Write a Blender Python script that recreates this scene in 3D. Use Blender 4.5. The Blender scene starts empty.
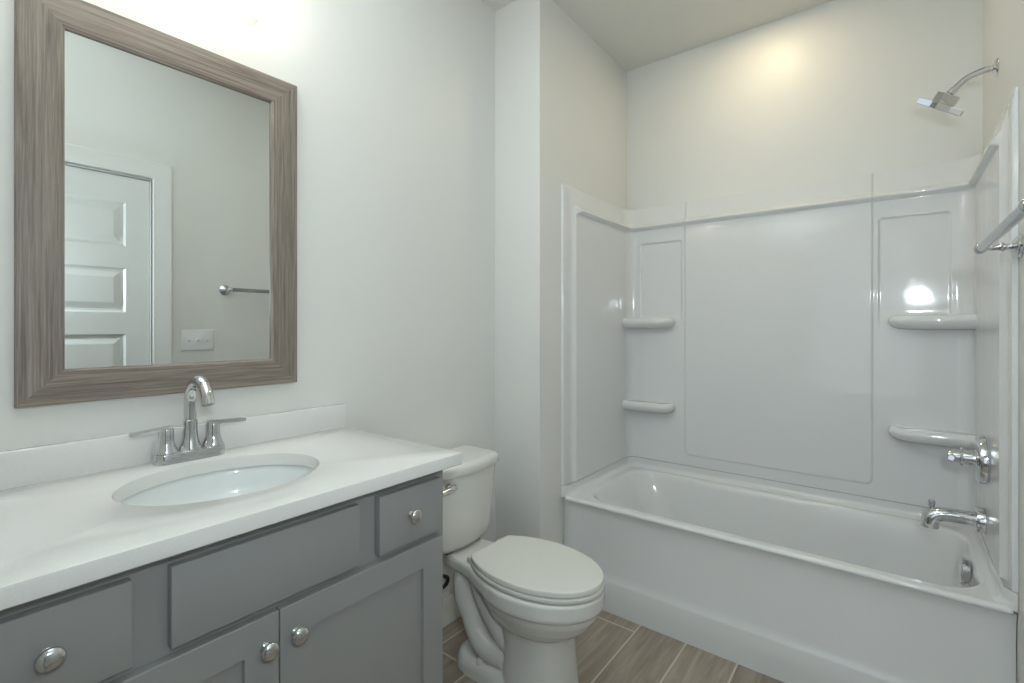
import bpy, bmesh, math, random
from mathutils import Vector, Matrix
random.seed(7)
SC = bpy.context.scene
COL = SC.collection
PI = math.pi

# ------------------------------------------------------------------ camera
cam_d = bpy.data.cameras.new('camera')
cam = bpy.data.objects.new('camera', cam_d); COL.objects.link(cam)
cam.location = (0, 0, 1.25)
cam.rotation_euler = (PI / 2, 0, math.radians(37.128))
cam_d.sensor_fit = 'HORIZONTAL'; cam_d.sensor_width = 36
cam_d.lens = 484.72 / 1024 * 36
cam_d.shift_x = -16.1 / 1024
cam_d.shift_y = -15.6 / 1024
cam_d.clip_start = 0.01
SC.camera = cam

# ------------------------------------------------------------------ world, lamps, exposure
world = bpy.data.worlds.new('world'); SC.world = world
world.use_nodes = True
bg = world.node_tree.nodes['Background']
bg.inputs[0].default_value = (0.80, 0.91, 1.0, 1)
bg.inputs[1].default_value = 0.15
SC.view_settings.view_transform = 'Standard'
SC.view_settings.look = 'None'
SC.view_settings.exposure = 0.16
SC.view_settings.gamma = 1.0
SC.view_settings.use_curve_mapping = False

def lamp(name, kind, loc, rot, power, color, **kw):
    d = bpy.data.lights.new(name, kind)
    o = bpy.data.objects.new(name, d); COL.objects.link(o)
    o.location = loc; o.rotation_euler = rot
    d.energy = power; d.color = color
    for k, v in kw.items(): setattr(d, k, v)
    return o
# added cool fill light beyond the doorway, an unseen source behind the camera
lamp('doorway_fill', 'AREA', (-0.35, -1.25, 1.35), (PI / 2, 0, 0), 5, (0.80, 0.91, 1.0), shape='RECTANGLE', size=1.1, size_y=1.7)
# the photographer's flash, held just over the camera
lamp('camera_flash', 'AREA', (0.16, -0.01, 1.50), (math.radians(92), 0, math.radians(25)), 8, (0.82, 0.93, 1.0), shape='DISK', size=0.05)
lamp('ceiling_bounce_fill', 'SPOT', (-0.72, 0.32, 1.70), (math.radians(180), 0, 0), 150, (0.76, 0.90, 1.0), spot_size=math.radians(105), spot_blend=1.0, shadow_soft_size=0.06)  # added fill aimed at the ceiling for overall brightness, no real lamp here
BULB = 140; BULB_C = (1.0, 0.92, 0.83)
CAN = 47; CAN_C = (1.0, 0.83, 0.54)

# ------------------------------------------------------------------ key planes (metres)
W = -1.505      # vanity wall
L = -1.247      # left wall of the tub alcove
R = 0.275       # right wall
B = 2.605       # far wall
S = 1.732       # face of the alcove's stub wall
N = -0.02       # inside face of the wall with the doorway
H = 2.735       # ceiling

# ------------------------------------------------------------------ materials
def mat(name, color, rough=0.5, metal=0.0, **kw):
    m = bpy.data.materials.new(name); m.use_nodes = True
    p = m.node_tree.nodes['Principled BSDF']
    p.inputs['Base Color'].default_value = (*color, 1)
    p.inputs['Roughness'].default_value = rough
    p.inputs['Metallic'].default_value = metal
    for k, v in kw.items():
        p.inputs[k.replace('_', ' ')].default_value = v
    return m
def nodes(m): return m.node_tree.nodes, m.node_tree.links, m.node_tree.nodes['Principled BSDF']
def coords(m, scale=(1, 1, 1), loc=(0, 0, 0), kind='Object'):
    n, l, p = nodes(m)
    t = n.new('ShaderNodeTexCoord'); mp = n.new('ShaderNodeMapping')
    mp.inputs['Scale'].default_value = scale; mp.inputs['Location'].default_value = loc
    l.new(t.outputs[kind], mp.inputs['Vector']); return mp.outputs['Vector']
def ramp(m, fac, stops):
    n, l, p = nodes(m)
    r = n.new('ShaderNodeValToRGB')
    while len(r.color_ramp.elements) < len(stops): r.color_ramp.elements.new(0.5)
    for e, (q, c) in zip(r.color_ramp.elements, stops): e.position = q; e.color = (*c, 1)
    l.new(fac, r.inputs['Fac']); return r.outputs['Color']
def noise(m, vec, scale, detail=2, rough=0.5, dist=0.0):
    n, l, p = nodes(m)
    t = n.new('ShaderNodeTexNoise'); t.inputs['Scale'].default_value = scale
    t.inputs['Detail'].default_value = detail; t.inputs['Roughness'].default_value = rough
    t.inputs['Distortion'].default_value = dist
    l.new(vec, t.inputs['Vector']); return t.outputs['Fac']
def bump(m, fac, strength, dist):
    n, l, p = nodes(m)
    b = n.new('ShaderNodeBump'); b.inputs['Strength'].default_value = strength; b.inputs['Distance'].default_value = dist
    l.new(fac, b.inputs['Height']); l.new(b.outputs['Normal'], p.inputs['Normal'])

def paint(name, c, rough):
    m = mat(name, c, rough)
    v = coords(m, kind='Object')
    bump(m, noise(m, v, 260, 3), 0.05, 0.002)
    return m
M_WALL = paint('wall_paint', (0.75, 0.745, 0.71), 0.42)
M_CEIL = paint('ceiling_paint', (0.75, 0.74, 0.69), 0.7)
M_TRIM = mat('trim_paint', (0.72, 0.72, 0.69), 0.28)
M_DOOR = mat('door_paint', (0.70, 0.71, 0.69), 0.3)
M_CAB = mat('cabinet_paint', (0.305, 0.308, 0.30), 0.38)
M_CABIN = mat('cabinet_inside', (0.05, 0.05, 0.052), 0.7)
M_ACR = mat('acrylic', (0.75, 0.752, 0.745), 0.07)
M_ACR.node_tree.nodes['Principled BSDF'].inputs['Specular IOR Level'].default_value = 0.55
v_ = coords(M_ACR); bump(M_ACR, noise(M_ACR, v_, 12, 1), 0.07, 0.01)
M_CER = mat('vitreous_china', (0.72, 0.715, 0.67), 0.10)
M_SINK = mat('sink_china', (0.80, 0.83, 0.82), 0.08)
M_SEAT = mat('seat_plastic', (0.74, 0.735, 0.68), 0.22)
M_CHR = mat('chrome', (0.66, 0.67, 0.69), 0.05, 1.0)
M_BAR = mat('chrome_dark_reflection', (0.42, 0.44, 0.47), 0.10, 1.0)  # base colour darkened to stand in for the dark hall the rail reflects
M_NICK = mat('polished_nickel', (0.66, 0.66, 0.66), 0.16, 1.0)
M_DARK = mat('black_rubber', (0.012, 0.012, 0.013), 0.5)
M_PLATE = mat('switch_plastic', (0.80, 0.80, 0.80), 0.25)
M_GLASS_MIRROR = mat('mirror_glass', (0.79, 0.815, 0.80), 0.0, 1.0)
M_CAULK = mat('grey_caulk', (0.42, 0.44, 0.44), 0.5)

M_QUARTZ = mat('white_quartz', (0.80, 0.80, 0.78), 0.14)
n, l, p = nodes(M_QUARTZ)
q1 = noise(M_QUARTZ, coords(M_QUARTZ), 420, 2)
l.new(ramp(M_QUARTZ, q1, [(0.30, (0.72, 0.71, 0.69)), (0.42, (0.75, 0.743, 0.72)), (0.7, (0.765, 0.76, 0.74))]), p.inputs['Base Color'])

def wood(name, scale, dirt):
    m = mat(name, (0.25, 0.21, 0.18), 0.42)
    n, l, p = nodes(m)
    v = coords(m, scale)
    f1 = noise(m, v, 1.0, 5, 0.65, 0.4)
    v2 = coords(m, tuple(a * 3.1 for a in scale), (3, 1, 2))
    f2 = noise(m, v2, 1.0, 3, 0.6, 0.2)
    mx = n.new('ShaderNodeMath'); mx.operation = 'MULTIPLY_ADD'
    l.new(f1, mx.inputs[0]); mx.inputs[1].default_value = 0.6
    ml = n.new('ShaderNodeMath'); ml.operation = 'MULTIPLY'; l.new(f2, ml.inputs[0]); ml.inputs[1].default_value = 0.4
    l.new(ml.outputs[0], mx.inputs[2])
    l.new(ramp(m, mx.outputs[0], [(0.38, (0.135, 0.106, 0.087)), (0.5, (0.225, 0.184, 0.153)), (0.62, (0.305, 0.258, 0.219))]), p.inputs['Base Color'])
    bump(m, mx.outputs[0], 0.25, 0.002)
    return m
M_WOOD_V = wood('grey_oak_upright', (150, 120, 3.0), 0)
M_WOOD_H = wood('grey_oak_level', (150, 3.0, 120), 0)

def floor_mat():
    m = mat('wood_look_tile', (0.25, 0.2, 0.16), 0.33)
    n, l, p = nodes(m)
    # planks run along y; brick rows must run along the texture's x, so swap the axes
    t = n.new('ShaderNodeTexCoord')
    sep = n.new('ShaderNodeSeparateXYZ'); l.new(t.outputs['Object'], sep.inputs[0])
    cmb = n.new('ShaderNodeCombineXYZ')
    def mth(op, a, b=None):
        q = n.new('ShaderNodeMath'); q.operation = op
        for k, v in ((0, a), (1, b)):
            if v is None: continue
            if isinstance(v, (int, float)): q.inputs[k].default_value = v
            else: l.new(v, q.inputs[k])
        return q.outputs[0]
    xx = mth('ADD', sep.outputs['X'], 1.038 + 0.191 * 20)
    row = mth('SUBTRACT', mth('FLOOR', mth('DIVIDE', xx, 0.191)), 20.0)
    yy = mth('ADD', mth('ADD', sep.outputs['Y'], 90.0 - 1.841), mth('MULTIPLY', mth('MULTIPLY', row, mth('ADD', mth('MULTIPLY', row, 0.3465), 0.0035)), -0.9))
    l.new(yy, cmb.inputs['X']); l.new(xx, cmb.inputs['Y'])
    br = n.new('ShaderNodeTexBrick')
    br.inputs['Scale'].default_value = 1.0
    br.inputs['Brick Width'].default_value = 0.90
    br.inputs['Row Height'].default_value = 0.191
    br.inputs['Mortar Size'].default_value = 0.0035
    br.inputs['Mortar Smooth'].default_value = 0.1
    br.offset = 0.0; br.offset_frequency = 2; br.squash = 1.0
    br.inputs['Color1'].default_value = (0.0, 0, 0, 1); br.inputs['Color2'].default_value = (1, 1, 1, 1)
    br.inputs['Mortar'].default_value = (0.5, 0.5, 0.5, 1)
    l.new(cmb.outputs[0], br.inputs['Vector'])
    # grain along y, shifted per plank
    off = n.new('ShaderNodeVectorMath'); off.operation = 'MULTIPLY_ADD'
    l.new(t.outputs['Object'], off.inputs[0]); off.inputs[1].default_value = (22, 2.0, 1)
    sc = n.new('ShaderNodeVectorMath'); sc.operation = 'SCALE'; l.new(br.outputs['Color'], sc.inputs[0]); sc.inputs['Scale'].default_value = 7.0
    l.new(sc.outputs[0], off.inputs[2])
    f = noise(m, off.outputs[0], 1.0, 5, 0.62, 1.2)
    wood_c = ramp(m, f, [(0.30, (0.25, 0.197, 0.152)), (0.5, (0.345, 0.283, 0.225)), (0.70, (0.44, 0.378, 0.31))])
    val = n.new('ShaderNodeMath'); val.operation = 'MULTIPLY_ADD'
    sr = n.new('ShaderNodeSeparateColor'); l.new(br.outputs['Color'], sr.inputs[0])
    l.new(sr.outputs[0], val.inputs[0]); val.inputs[1].default_value = 0.22; val.inputs[2].default_value = 0.89
    tint = n.new('ShaderNodeVectorMath'); tint.operation = 'SCALE'
    l.new(wood_c, tint.inputs[0]); l.new(val.outputs[0], tint.inputs['Scale'])
    mix = n.new('ShaderNodeMix'); mix.data_type = 'RGBA'
    l.new(br.outputs['Fac'], mix.inputs['Factor']); l.new(tint.outputs[0], mix.inputs[6]); mix.inputs[7].default_value = (0.60, 0.54, 0.455, 1)
    l.new(mix.outputs[2], p.inputs['Base Color'])
    inv = n.new('ShaderNodeMath'); inv.operation = 'SUBTRACT'; inv.inputs[0].default_value = 1.0
    l.new(br.outputs['Fac'], inv.inputs[1]); bump(m, inv.outputs[0], 0.4, 0.002)
    return m
M_FLOOR = floor_mat()

def emit(name, c, s):
    m = bpy.data.materials.new(name); m.use_nodes = True
    n, l = m.node_tree.nodes, m.node_tree.links
    n.clear(); e = n.new('ShaderNodeEmission'); o = n.new('ShaderNodeOutputMaterial')
    e.inputs[0].default_value = (*c, 1); e.inputs[1].default_value = s
    l.new(e.outputs[0], o.inputs[0]); return m
M_BULB = emit('lit_bulb', BULB_C, BULB)
M_CAN = emit('lit_diffuser', CAN_C, CAN)
def thin_glass():
    m = bpy.data.materials.new('frosted_glass'); m.use_nodes = True
    n, l = m.node_tree.nodes, m.node_tree.links
    n.clear(); o = n.new('ShaderNodeOutputMaterial'); mx = n.new('ShaderNodeMixShader'); mx.inputs[0].default_value = 0.45
    t = n.new('ShaderNodeBsdfTransparent'); t.inputs[0].default_value = (0.97, 0.97, 0.96, 1)
    g = n.new('ShaderNodeBsdfTranslucent'); g.inputs[0].default_value = (0.95, 0.94, 0.92, 1)
    l.new(t.outputs[0], mx.inputs[1]); l.new(g.outputs[0], mx.inputs[2]); l.new(mx.outputs[0], o.inputs[0])
    return m
M_GLASS = thin_glass()

# ------------------------------------------------------------------ mesh helpers
def bm_new(): return bmesh.new()
def box(bm, x0, x1, y0, y1, z0, z1, bev=0.0, seg=2):
    vs = [bm.verts.new((x, y, z)) for z in (z0, z1) for y in (y0, y1) for x in (x0, x1)]
    F = [(0, 2, 3, 1), (4, 5, 7, 6), (0, 1, 5, 4), (2, 6, 7, 3), (0, 4, 6, 2), (1, 3, 7, 5)]
    fs = [bm.faces.new([vs[i] for i in f]) for f in F]
    if bev > 0:
        es = list({e for f in fs for e in f.edges})
        bmesh.ops.bevel(bm, geom=es, offset=bev, segments=seg, profile=0.5, affect='EDGES', clamp_overlap=True)
def loft(bm, rings, cap0=True, cap1=True, closed=True):
    R_ = [[bm.verts.new(p) for p in r] for r in rings]
    k = len(R_[0])
    for a, b in zip(R_, R_[1:]):
        for i in range(k if closed else k - 1):
            j = (i + 1) % k
            bm.faces.new((a[i], a[j], b[j], b[i]))
    if cap0: bm.faces.new(list(reversed(R_[0])))
    if cap1: bm.faces.new(R_[-1])
    return R_
def frame_of(d):
    d = Vector(d).normalized()
    up = Vector((0, 0, 1)) if abs(d.z) < 0.95 else Vector((1, 0, 0))
    a = d.cross(up).normalized(); b = a.cross(d).normalized()
    return d, a, b
def lathe(bm, prof, origin, axis, seg=32, cap0=True, cap1=True):
    d, a, b = frame_of(axis); o = Vector(origin)
    rings = []
    for r, h in prof:
        rings.append([o + d * h + (a * math.cos(2 * PI * i / seg) + b * math.sin(2 * PI * i / seg)) * max(r, 1e-5) for i in range(seg)])
    loft(bm, rings, cap0, cap1)
def tube(bm, pts, rad, seg=16, cap=True):
    pts = [Vector(p) for p in pts]
    if not isinstance(rad, (list, tuple)): rad = [rad] * len(pts)
    rings = []; prev = None
    for i, p in enumerate(pts):
        t = (pts[min(i + 1, len(pts) - 1)] - pts[max(i - 1, 0)]).normalized()
        if prev is None: d, a, b = frame_of(t)
        else:
            a = prev - t * prev.dot(t); a.normalize(); b = t.cross(a)
        prev = a
        b = t.cross(a)
        rings.append([p + (a * math.cos(2 * PI * k / seg) + b * math.sin(2 * PI * k / seg)) * rad[i] for k in range(seg)])
    loft(bm, rings, cap, cap)
def smooth_path(ctrl, n=8):
    P = [Vector(c) for c in ctrl]; P = [2 * P[0] - P[1]] + P + [2 * P[-1] - P[-2]]
    out = []
    for i in range(1, len(P) - 2):
        for k in range(n):
            t = k / n; p0, p1, p2, p3 = P[i - 1:i + 3]
            out.append(0.5 * ((2 * p1) + (p2 - p0) * t + (2 * p0 - 5 * p1 + 4 * p2 - p3) * t * t + (3 * p1 - p0 - 3 * p2 + p3) * t ** 3))
    out.append(P[-2]); return out
def rrect(x0, x1, y0, y1, r, z, nc=10):
    r = min(r, (x1 - x0) / 2 - 1e-4, (y1 - y0) / 2 - 1e-4); pts = []
    for cx, cy, a0 in ((x1 - r, y1 - r, 0), (x0 + r, y1 - r, 90), (x0 + r, y0 + r, 180), (x1 - r, y0 + r, 270)):
        for i in range(nc + 1):
            a = math.radians(a0 + 90 * i / nc)
            pts.append((cx + r * math.cos(a), cy + r * math.sin(a), z))
    return pts
def prism(bm, outline, z0, z1, bev=0.0, seg=3, bev_bottom=True):
    lo = [bm.verts.new((x, y, z0)) for x, y in outline]; hi = [bm.verts.new((x, y, z1)) for x, y in outline]
    k = len(lo); sides = []
    for i in range(k):
        j = (i + 1) % k; sides.append(bm.faces.new((lo[i], lo[j], hi[j], hi[i])))
    f0 = bm.faces.new(list(reversed(lo))); f1 = bm.faces.new(hi)
    if bev > 0:
        es = list(f1.edges) + (list(f0.edges) if bev_bottom else [])
        bmesh.ops.bevel(bm, geom=es, offset=bev, segments=seg, profile=0.5, affect='EDGES', clamp_overlap=True)

def link_mesh(name, bm, m, parent=None, base=None, smooth=True, angle=38, recalc=True):
    """bm is in world coordinates; the object's origin goes to `base` (or its parent's)."""
    if recalc: bmesh.ops.recalc_face_normals(bm, faces=bm.faces)
    org = Vector(base) if base is not None else (world_loc(parent) if parent else Vector((0, 0, 0)))
    bmesh.ops.translate(bm, verts=bm.verts, vec=-org)
    me = bpy.data.meshes.new(name); bm.to_mesh(me); bm.free()
    for mm in (m if isinstance(m, (list, tuple)) else [m]): me.materials.append(mm)
    if smooth:
        me.polygons.foreach_set('use_smooth', [True] * len(me.polygons))
        me.set_sharp_from_angle(angle=math.radians(angle))
    o = bpy.data.objects.new(name, me); COL.objects.link(o)
    o.location = org - (world_loc(parent) if parent else Vector((0, 0, 0)))
    if parent: o.parent = parent
    return o
def world_loc(o):
    v = Vector(o.location)
    while o.parent: o = o.parent; v += o.location
    return v
def thing(name, label, cat, loc, group=None):
    o = bpy.data.objects.new(name, None); COL.objects.link(o)
    o.location = loc; o['label'] = label; o['category'] = cat
    o.empty_display_size = 0.05
    if group: o['group'] = group
    return o
def struct(name, bm, m, label=None, cat=None, parent=None, **kw):
    o = link_mesh(name, bm, m, parent, **kw)
    if parent is None: o['kind'] = 'structure'
    if label: o['label'] = label
    if cat: o['category'] = cat
    return o

# ------------------------------------------------------------------ room shell
T = 0.12
bm = bm_new(); box(bm, W - T, R + T, -1.6, B + T, -0.1, 0.0)
struct('floor', bm, M_FLOOR, 'wood-look tile floor of brown planks with pale grout', 'floor', smooth=False)
bm = bm_new(); box(bm, W - T, R + T, N - T, B + T, H, H + 0.1)
struct('ceiling', bm, M_CEIL, 'plain painted ceiling over the bathroom', 'ceiling', smooth=False)
bm = bm_new(); box(bm, W - T, W, N - T, B + T, 0, H)
struct('wall_left', bm, M_WALL, 'pale painted wall behind the vanity mirror', 'wall', smooth=False)
bm = bm_new(); box(bm, W, R + T, B, B + T, 0, H)
struct('wall_far', bm, M_WALL, 'painted wall above the long side of the tub', 'wall', smooth=False)
bm = bm_new(); box(bm, W, L, S, B, 0, H)
struct('wall_alcove', bm, M_WALL, 'stub wall between the toilet and the tub alcove', 'wall', smooth=False)
DY0, DY1, DH = 0.110, 0.876, 2.056       # closet door opening in the right wall
bm = bm_new()
box(bm, R, R + T, DY1, B, 0, H); box(bm, R, R + T, N - T, DY0, 0, H); box(bm, R, R + T, DY0, DY1, DH, H)
struct('wall_right', bm, M_WALL, 'painted wall holding the door, switch plate and towel bar', 'wall', smooth=False)
OX0, OX1, OH = -0.62, 0.20, 2.06         # open doorway the photographer stands in
bm = bm_new()
box(bm, W, OX0, N - T, N, 0, H); box(bm, OX1, R, N - T, N, 0, H); box(bm, OX0, OX1, N - T, N, OH, H)
struct('wall_near', bm, M_WALL, 'wall with the open doorway behind the camera', 'wall', smooth=False)

bm = bm_new()                            # baseboards with an eased top
def baseboard(bm, x0, x1, y0, y1, nx, ny):
    t, h = 0.014, 0.105
    # profile swept along the wall; nx,ny point into the room
    prof = [(0, 0), (t, 0), (t, h - 0.022), (t - 0.004, h - 0.010), (0.006, h), (0, h)]
    rings = [[(x + nx * q, y + ny * q, z) for q, z in prof] for x, y in ((x0, y0), (x1, y1))]
    loft(bm, rings)
baseboard(bm, W, W, 0.935, S - 0.0005, 1, 0)
struct('baseboard_left', bm, M_TRIM, 'white baseboard along the wall behind the toilet', 'baseboard')
bm = bm_new(); baseboard(bm, W + 0.0145, L, S, S, 0, -1)
struct('baseboard_alcove', bm, M_TRIM, 'white baseboard at the foot of the stub wall', 'baseboard')
bm = bm_new(); baseboard(bm, R, R, 0.972, 1.862, -1, 0)
struct('baseboard_right', bm, M_TRIM, 'white baseboard under the towel bar', 'baseboard')

# closet door in the right wall: five raised panels (seen in the mirror)
DX = R + 0.012                            # room-side face of the door leaf
door = bpy.data.objects.new('door_1', None); COL.objects.link(door); door.location = (R + 0.03, 0.5, 0)
door['kind'] = 'structure'; door['label'] = 'white five-panel door reflected in the vanity mirror'; door['category'] = 'door'
bm = bm_new()
py0, py1 = 0.222, 0.768
tops = [1.909 - 0.351 * i for i in range(5)]
zs = [0.012]
for t in reversed(tops): zs += [t - 0.236, t]
zs.append(2.046)
y0, y1 = DY0 + 0.004, DY1 - 0.005
def quad(bm, pts): bm.faces.new([bm.verts.new(p) for p in pts])
for i in range(len(zs) - 1):
    za, zb = zs[i], zs[i + 1]
    if i % 2 == 0:
        quad(bm, [(DX, y0, za), (DX, y1, za), (DX, y1, zb), (DX, y0, zb)])
    else:
        quad(bm, [(DX, y0, za), (DX, py0, za), (DX, py0, zb), (DX, y0, zb)])
        quad(bm, [(DX, py1, za), (DX, y1, za), (DX, y1, zb), (DX, py1, zb)])
        st = [(0, 0.0), (0.010, 0.011), (0.020, 0.012), (0.048, 0.002), (0.052, 0.001)]
        rings = [[(DX + dep, py0 + q, za + q), (DX + dep, py1 - q, za + q), (DX + dep, py1 - q, zb - q), (DX + dep, py0 + q, zb - q)] for q, dep in st]
        loft(bm, rings, cap0=False, cap1=True)
for a, b, c, d in (((y0, 0.012), (y1, 0.012), None, None), ((y1, 0.012), (y1, 2.046), None, None), ((y1, 2.046), (y0, 2.046), None, None), ((y0, 2.046), (y0, 0.012), None, None)):
    quad(bm, [(DX, a[0], a[1]), (DX, b[0], b[1]), (DX + 0.035, b[0], b[1]), (DX + 0.035, a[0], a[1])])
quad(bm, [(DX + 0.035, y0, 0.012), (DX + 0.035, y0, 2.046), (DX + 0.035, y1, 2.046), (DX + 0.035, y1, 0.012)])
bmesh.ops.remove_doubles(bm, verts=bm.verts, dist=1e-5)
link_mesh('door_leaf', bm, M_DOOR, door, smooth=False)
bm = bm_new()
lathe(bm, [(0.031, 0), (0.031, 0.004), (0.027, 0.008), (0.011, 0.010), (0.011, 0.038), (0.020, 0.042), (0.027, 0.052), (0.027, 0.062), (0.018, 0.070), (0.0, 0.072)], (DX, 0.812, 0.93), (-1, 0, 0), 28)
link_mesh('door_knob', bm, M_NICK, door)
bm = bm_new()                             # casing: mitred boards round the opening
ci, co, ct = 0.004, 0.092, 0.017
rings = []
for (ya, za), (yb, zb) in (((DY0 - ci, 0.0), (DY0 - co, 0.0)), ((DY0 - ci, DH + ci), (DY0 - co, DH + co)), ((DY1 + ci, DH + ci), (DY1 + co, DH + co)), ((DY1 + ci, 0.0), (DY1 + co, 0.0))):
    def lerp(f, ya=ya, za=za, yb=yb, zb=zb): return ya + (yb - ya) * f, za + (zb - za) * f
    ring = []
    for f, dx in ((0, 0), (0, 0.008), (0.06, 0.011), (0.75, 0.015), (0.85, ct), (0.96, ct), (1, ct - 0.003), (1, 0)):
        y, z = lerp(f); ring.append((R - dx, y, z))
    rings.append(ring)
loft(bm, rings)
struct('trim_1', bm, M_TRIM, 'white casing round the panelled door', 'door casing', angle=25)
bm = bm_new()                             # jamb lining inside that opening
box(bm, R, R + T, DY1 - 0.003, DY1 + 0.004, 0, DH); box(bm, R, R + T, DY0 - 0.004, DY0 + 0.002, 0, DH); box(bm, R, R + T, DY0, DY1, DH - 0.006, DH + 0.004)
box(bm, R + 0.055, R + 0.075, DY0 + 0.002, DY0 + 0.03, 0, DH - 0.006); box(bm, R + 0.055, R + 0.075, DY1 - 0.03, DY1 - 0.003, 0, DH - 0.006)
struct('trim_2', bm, M_TRIM, 'white jamb lining of the panelled door', 'door jamb', smooth=False)
bm = bm_new()                             # jamb lining of the doorway behind the camera
box(bm, OX0, OX0 + 0.018, N - T, N, 0, OH); box(bm, OX1 - 0.018, OX1, N - T, N, 0, OH); box(bm, OX0 + 0.018, OX1 - 0.018, N - T, N, OH - 0.018, OH)
struct('trim_3', bm, M_TRIM, 'white lining of the open doorway behind the camera', 'door jamb', smooth=False)

# ------------------------------------------------------------------ shower surround (moulded sheet that follows three walls)
Y0S = 1.900; ZB, ZT = 0.506, 1.917
BASE = 0.028
def sstep(a, b, x):
    t = min(1, max(0, (x - a) / (b - a))); return t * t * (3 - 2 * t)
def sd_rr(x, z, x0, x1, z0, z1, r):
    cx, cz = (x0 + x1) / 2, (z0 + z1) / 2
    dx = abs(x - cx) - (x1 - x0) / 2 + r; dz = abs(z - cz) - (z1 - z0) / 2 + r
    return math.hypot(max(dx, 0), max(dz, 0)) + min(max(dx, dz), 0) - r
def depth(side, a, z):
    if z > 1.8125: band = 0.006 + 0.022 * (ZT - z) / 0.105 + 0.014 * (1 - sstep(1.8125, 1.828, z))
    elif z > 1.7975: band = 0.038 + math.sqrt(max(0, 0.0085 ** 2 - (z - 1.805) ** 2))
    else: band = BASE + (0.040 - BASE) * sstep(1.784, 1.7975, z)
    d = band
    if side == 'back':
        d += 0.007 * (1 - sstep(-0.006, 0.004, sd_rr(a, z, -0.897, -0.078, 0.562, 1.95, 0.03)))
        for x0, x1 in ((-0.06, 0.182), (-1.154, -0.912)):
            d -= 0.008 * (1 - sstep(-0.009, 0.0, sd_rr(a, z, x0, x1, 1.262, 1.715, 0.016)))
    elif side == 'side':
        f = 0.013 * sstep(Y0S, Y0S + 0.006, a) + 0.037 * sstep(1.962, 2.036, a)
        d = min(d, f)
    return d
def fine(edges, lo, hi, coarse, fstep=0.002, half=0.014):
    v = [lo, hi]; k = int((hi - lo) / coarse)
    v += [lo + (hi - lo) * i / k for i in range(1, k)]
    for e in edges:
        m_ = int(half / fstep)
        v += [e + i * fstep for i in range(-m_, m_ + 1) if lo < e + i * fstep < hi]
    v = sorted(set(round(x, 4) for x in v)); out = [v[0]]
    for x in v[1:]:
        if x - out[-1] >= 0.0012: out.append(x)
    return out
RC = 0.078
def path_pts():
    P_ = []   # (side, coordinate, base x, base y, inward normal)
    ys = fine([Y0S + 0.003, 1.99], Y0S, B - RC, 0.03, 0.002, 0.006)
    ys = sorted(set(ys + [1.955 + 0.0075 * i for i in range(12)]))
    for y in ys: P_.append(('side', y, L, y, (1, 0)))
    for i in range(1, 12):
        t = PI - PI / 2 * i / 12; P_.append(('corner', 0, L + RC + RC * math.cos(t), B - RC + RC * math.sin(t), (-math.cos(t), -math.sin(t))))
    for x in fine([-1.154, -0.912, -0.897, -0.078, -0.06, 0.182], L + RC, R - RC, 0.03, 0.002, 0.018): P_.append(('back', x, x, B, (0, -1)))
    for i in range(1, 12):
        t = PI / 2 - PI / 2 * i / 12; P_.append(('corner', 1, R - RC + RC * math.cos(t), B - RC + RC * math.sin(t), (-math.cos(t), -math.sin(t))))
    for y in reversed(ys): P_.append(('side', y, R, y, (-1, 0)))
    return P_
PATH = path_pts()
surround = thing('shower_surround', 'glossy white moulded tub surround with corner shelves lining the alcove', 'shower surround', ((L + R) / 2, B - 0.05, ZB))
ZS = sorted(set(fine([0.562, 1.715, 1.830], ZB, ZT, 0.03, 0.002, 0.016) + [round(1.784 + 0.0013 * i, 4) for i in range(23)]))
def sheet(name, pts, zs, dfun, m, parent, closed_ends=True):
    bm = bm_new(); rows = []
    rows.append([bm.verts.new((p[2] + p[4][0] * 0.001, p[3] + p[4][1] * 0.001, zs[0])) for p in pts])
    for z in zs:
        row = []
        for s_, a, x, y, nrm in pts:
            d = max(0.001, dfun(s_, a, z)); row.append(bm.verts.new((x + nrm[0] * d, y + nrm[1] * d, z)))
        rows.append(row)
    rows.append([bm.verts.new((p[2] + p[4][0] * 0.001, p[3] + p[4][1] * 0.001, zs[-1])) for p in pts])
    for a, b in zip(rows, rows[1:]):
        for i in range(len(a) - 1): bm.faces.new((a[i], a[i + 1], b[i + 1], b[i]))
    return link_mesh(name, bm, m, parent, angle=60, recalc=True)
i0 = max(i for i, p in enumerate(PATH) if p[0] == 'side' and p[2] == L)
i1 = min(i for i, p in enumerate(PATH) if p[0] == 'side' and p[2] == R)
sheet('side_panel', PATH[:i0 + 1], ZS, depth, M_ACR, surround)
sheet('back_panel', PATH[i0:i1 + 1], ZS, depth, M_ACR, surround)
sheet('side_panel', PATH[i1:], ZS, depth, M_ACR, surround)
def shelf(right, z):
    bm = bm_new()
    xw = R - 0.024; xe = -0.024; yb = B - 0.012; yf = B - 0.118
    o = [(xw, yb), (xw, yf)]
    rr = 0.06
    o += [(xe + rr + rr * math.cos(math.radians(a)), yf + rr + rr * math.sin(math.radians(a))) for a in range(270, 179, -9)]
    o += [(xe, yb)]
    if not right:
        o = [(L + R - x, y) for x, y in reversed(o)]
    rings = []
    def inset(q):
        out = []
        for x, y in o:
            cx, cy = ((xw + xe) / 2 if right else L + R - (xw + xe) / 2), yb
            fx = x + (q if x < cx else -q) if not ((right and x > xw - 1e-4) or (not right and x < L + R - xw + 1e-4)) else x
            out.append((fx, min(y + q, yb)))
        return out
    for q, zz in ((0.054, -0.050), (0.034, -0.047), (0.018, -0.041), (0.006, -0.030), (0.0, -0.017), (0.0, -0.009), (0.004, 0.001), (0.011, 0.007), (0.020, 0.009), (0.028, 0.006), (0.054, 0.005)):
        rings.append([(x, y, z + zz) for x, y in inset(q)])
    loft(bm, rings)
    return link_mesh('shelf', bm, M_ACR, surround, angle=50)
for rt in (True, False):
    for z in (1.285, 0.822): shelf(rt, z)

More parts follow.
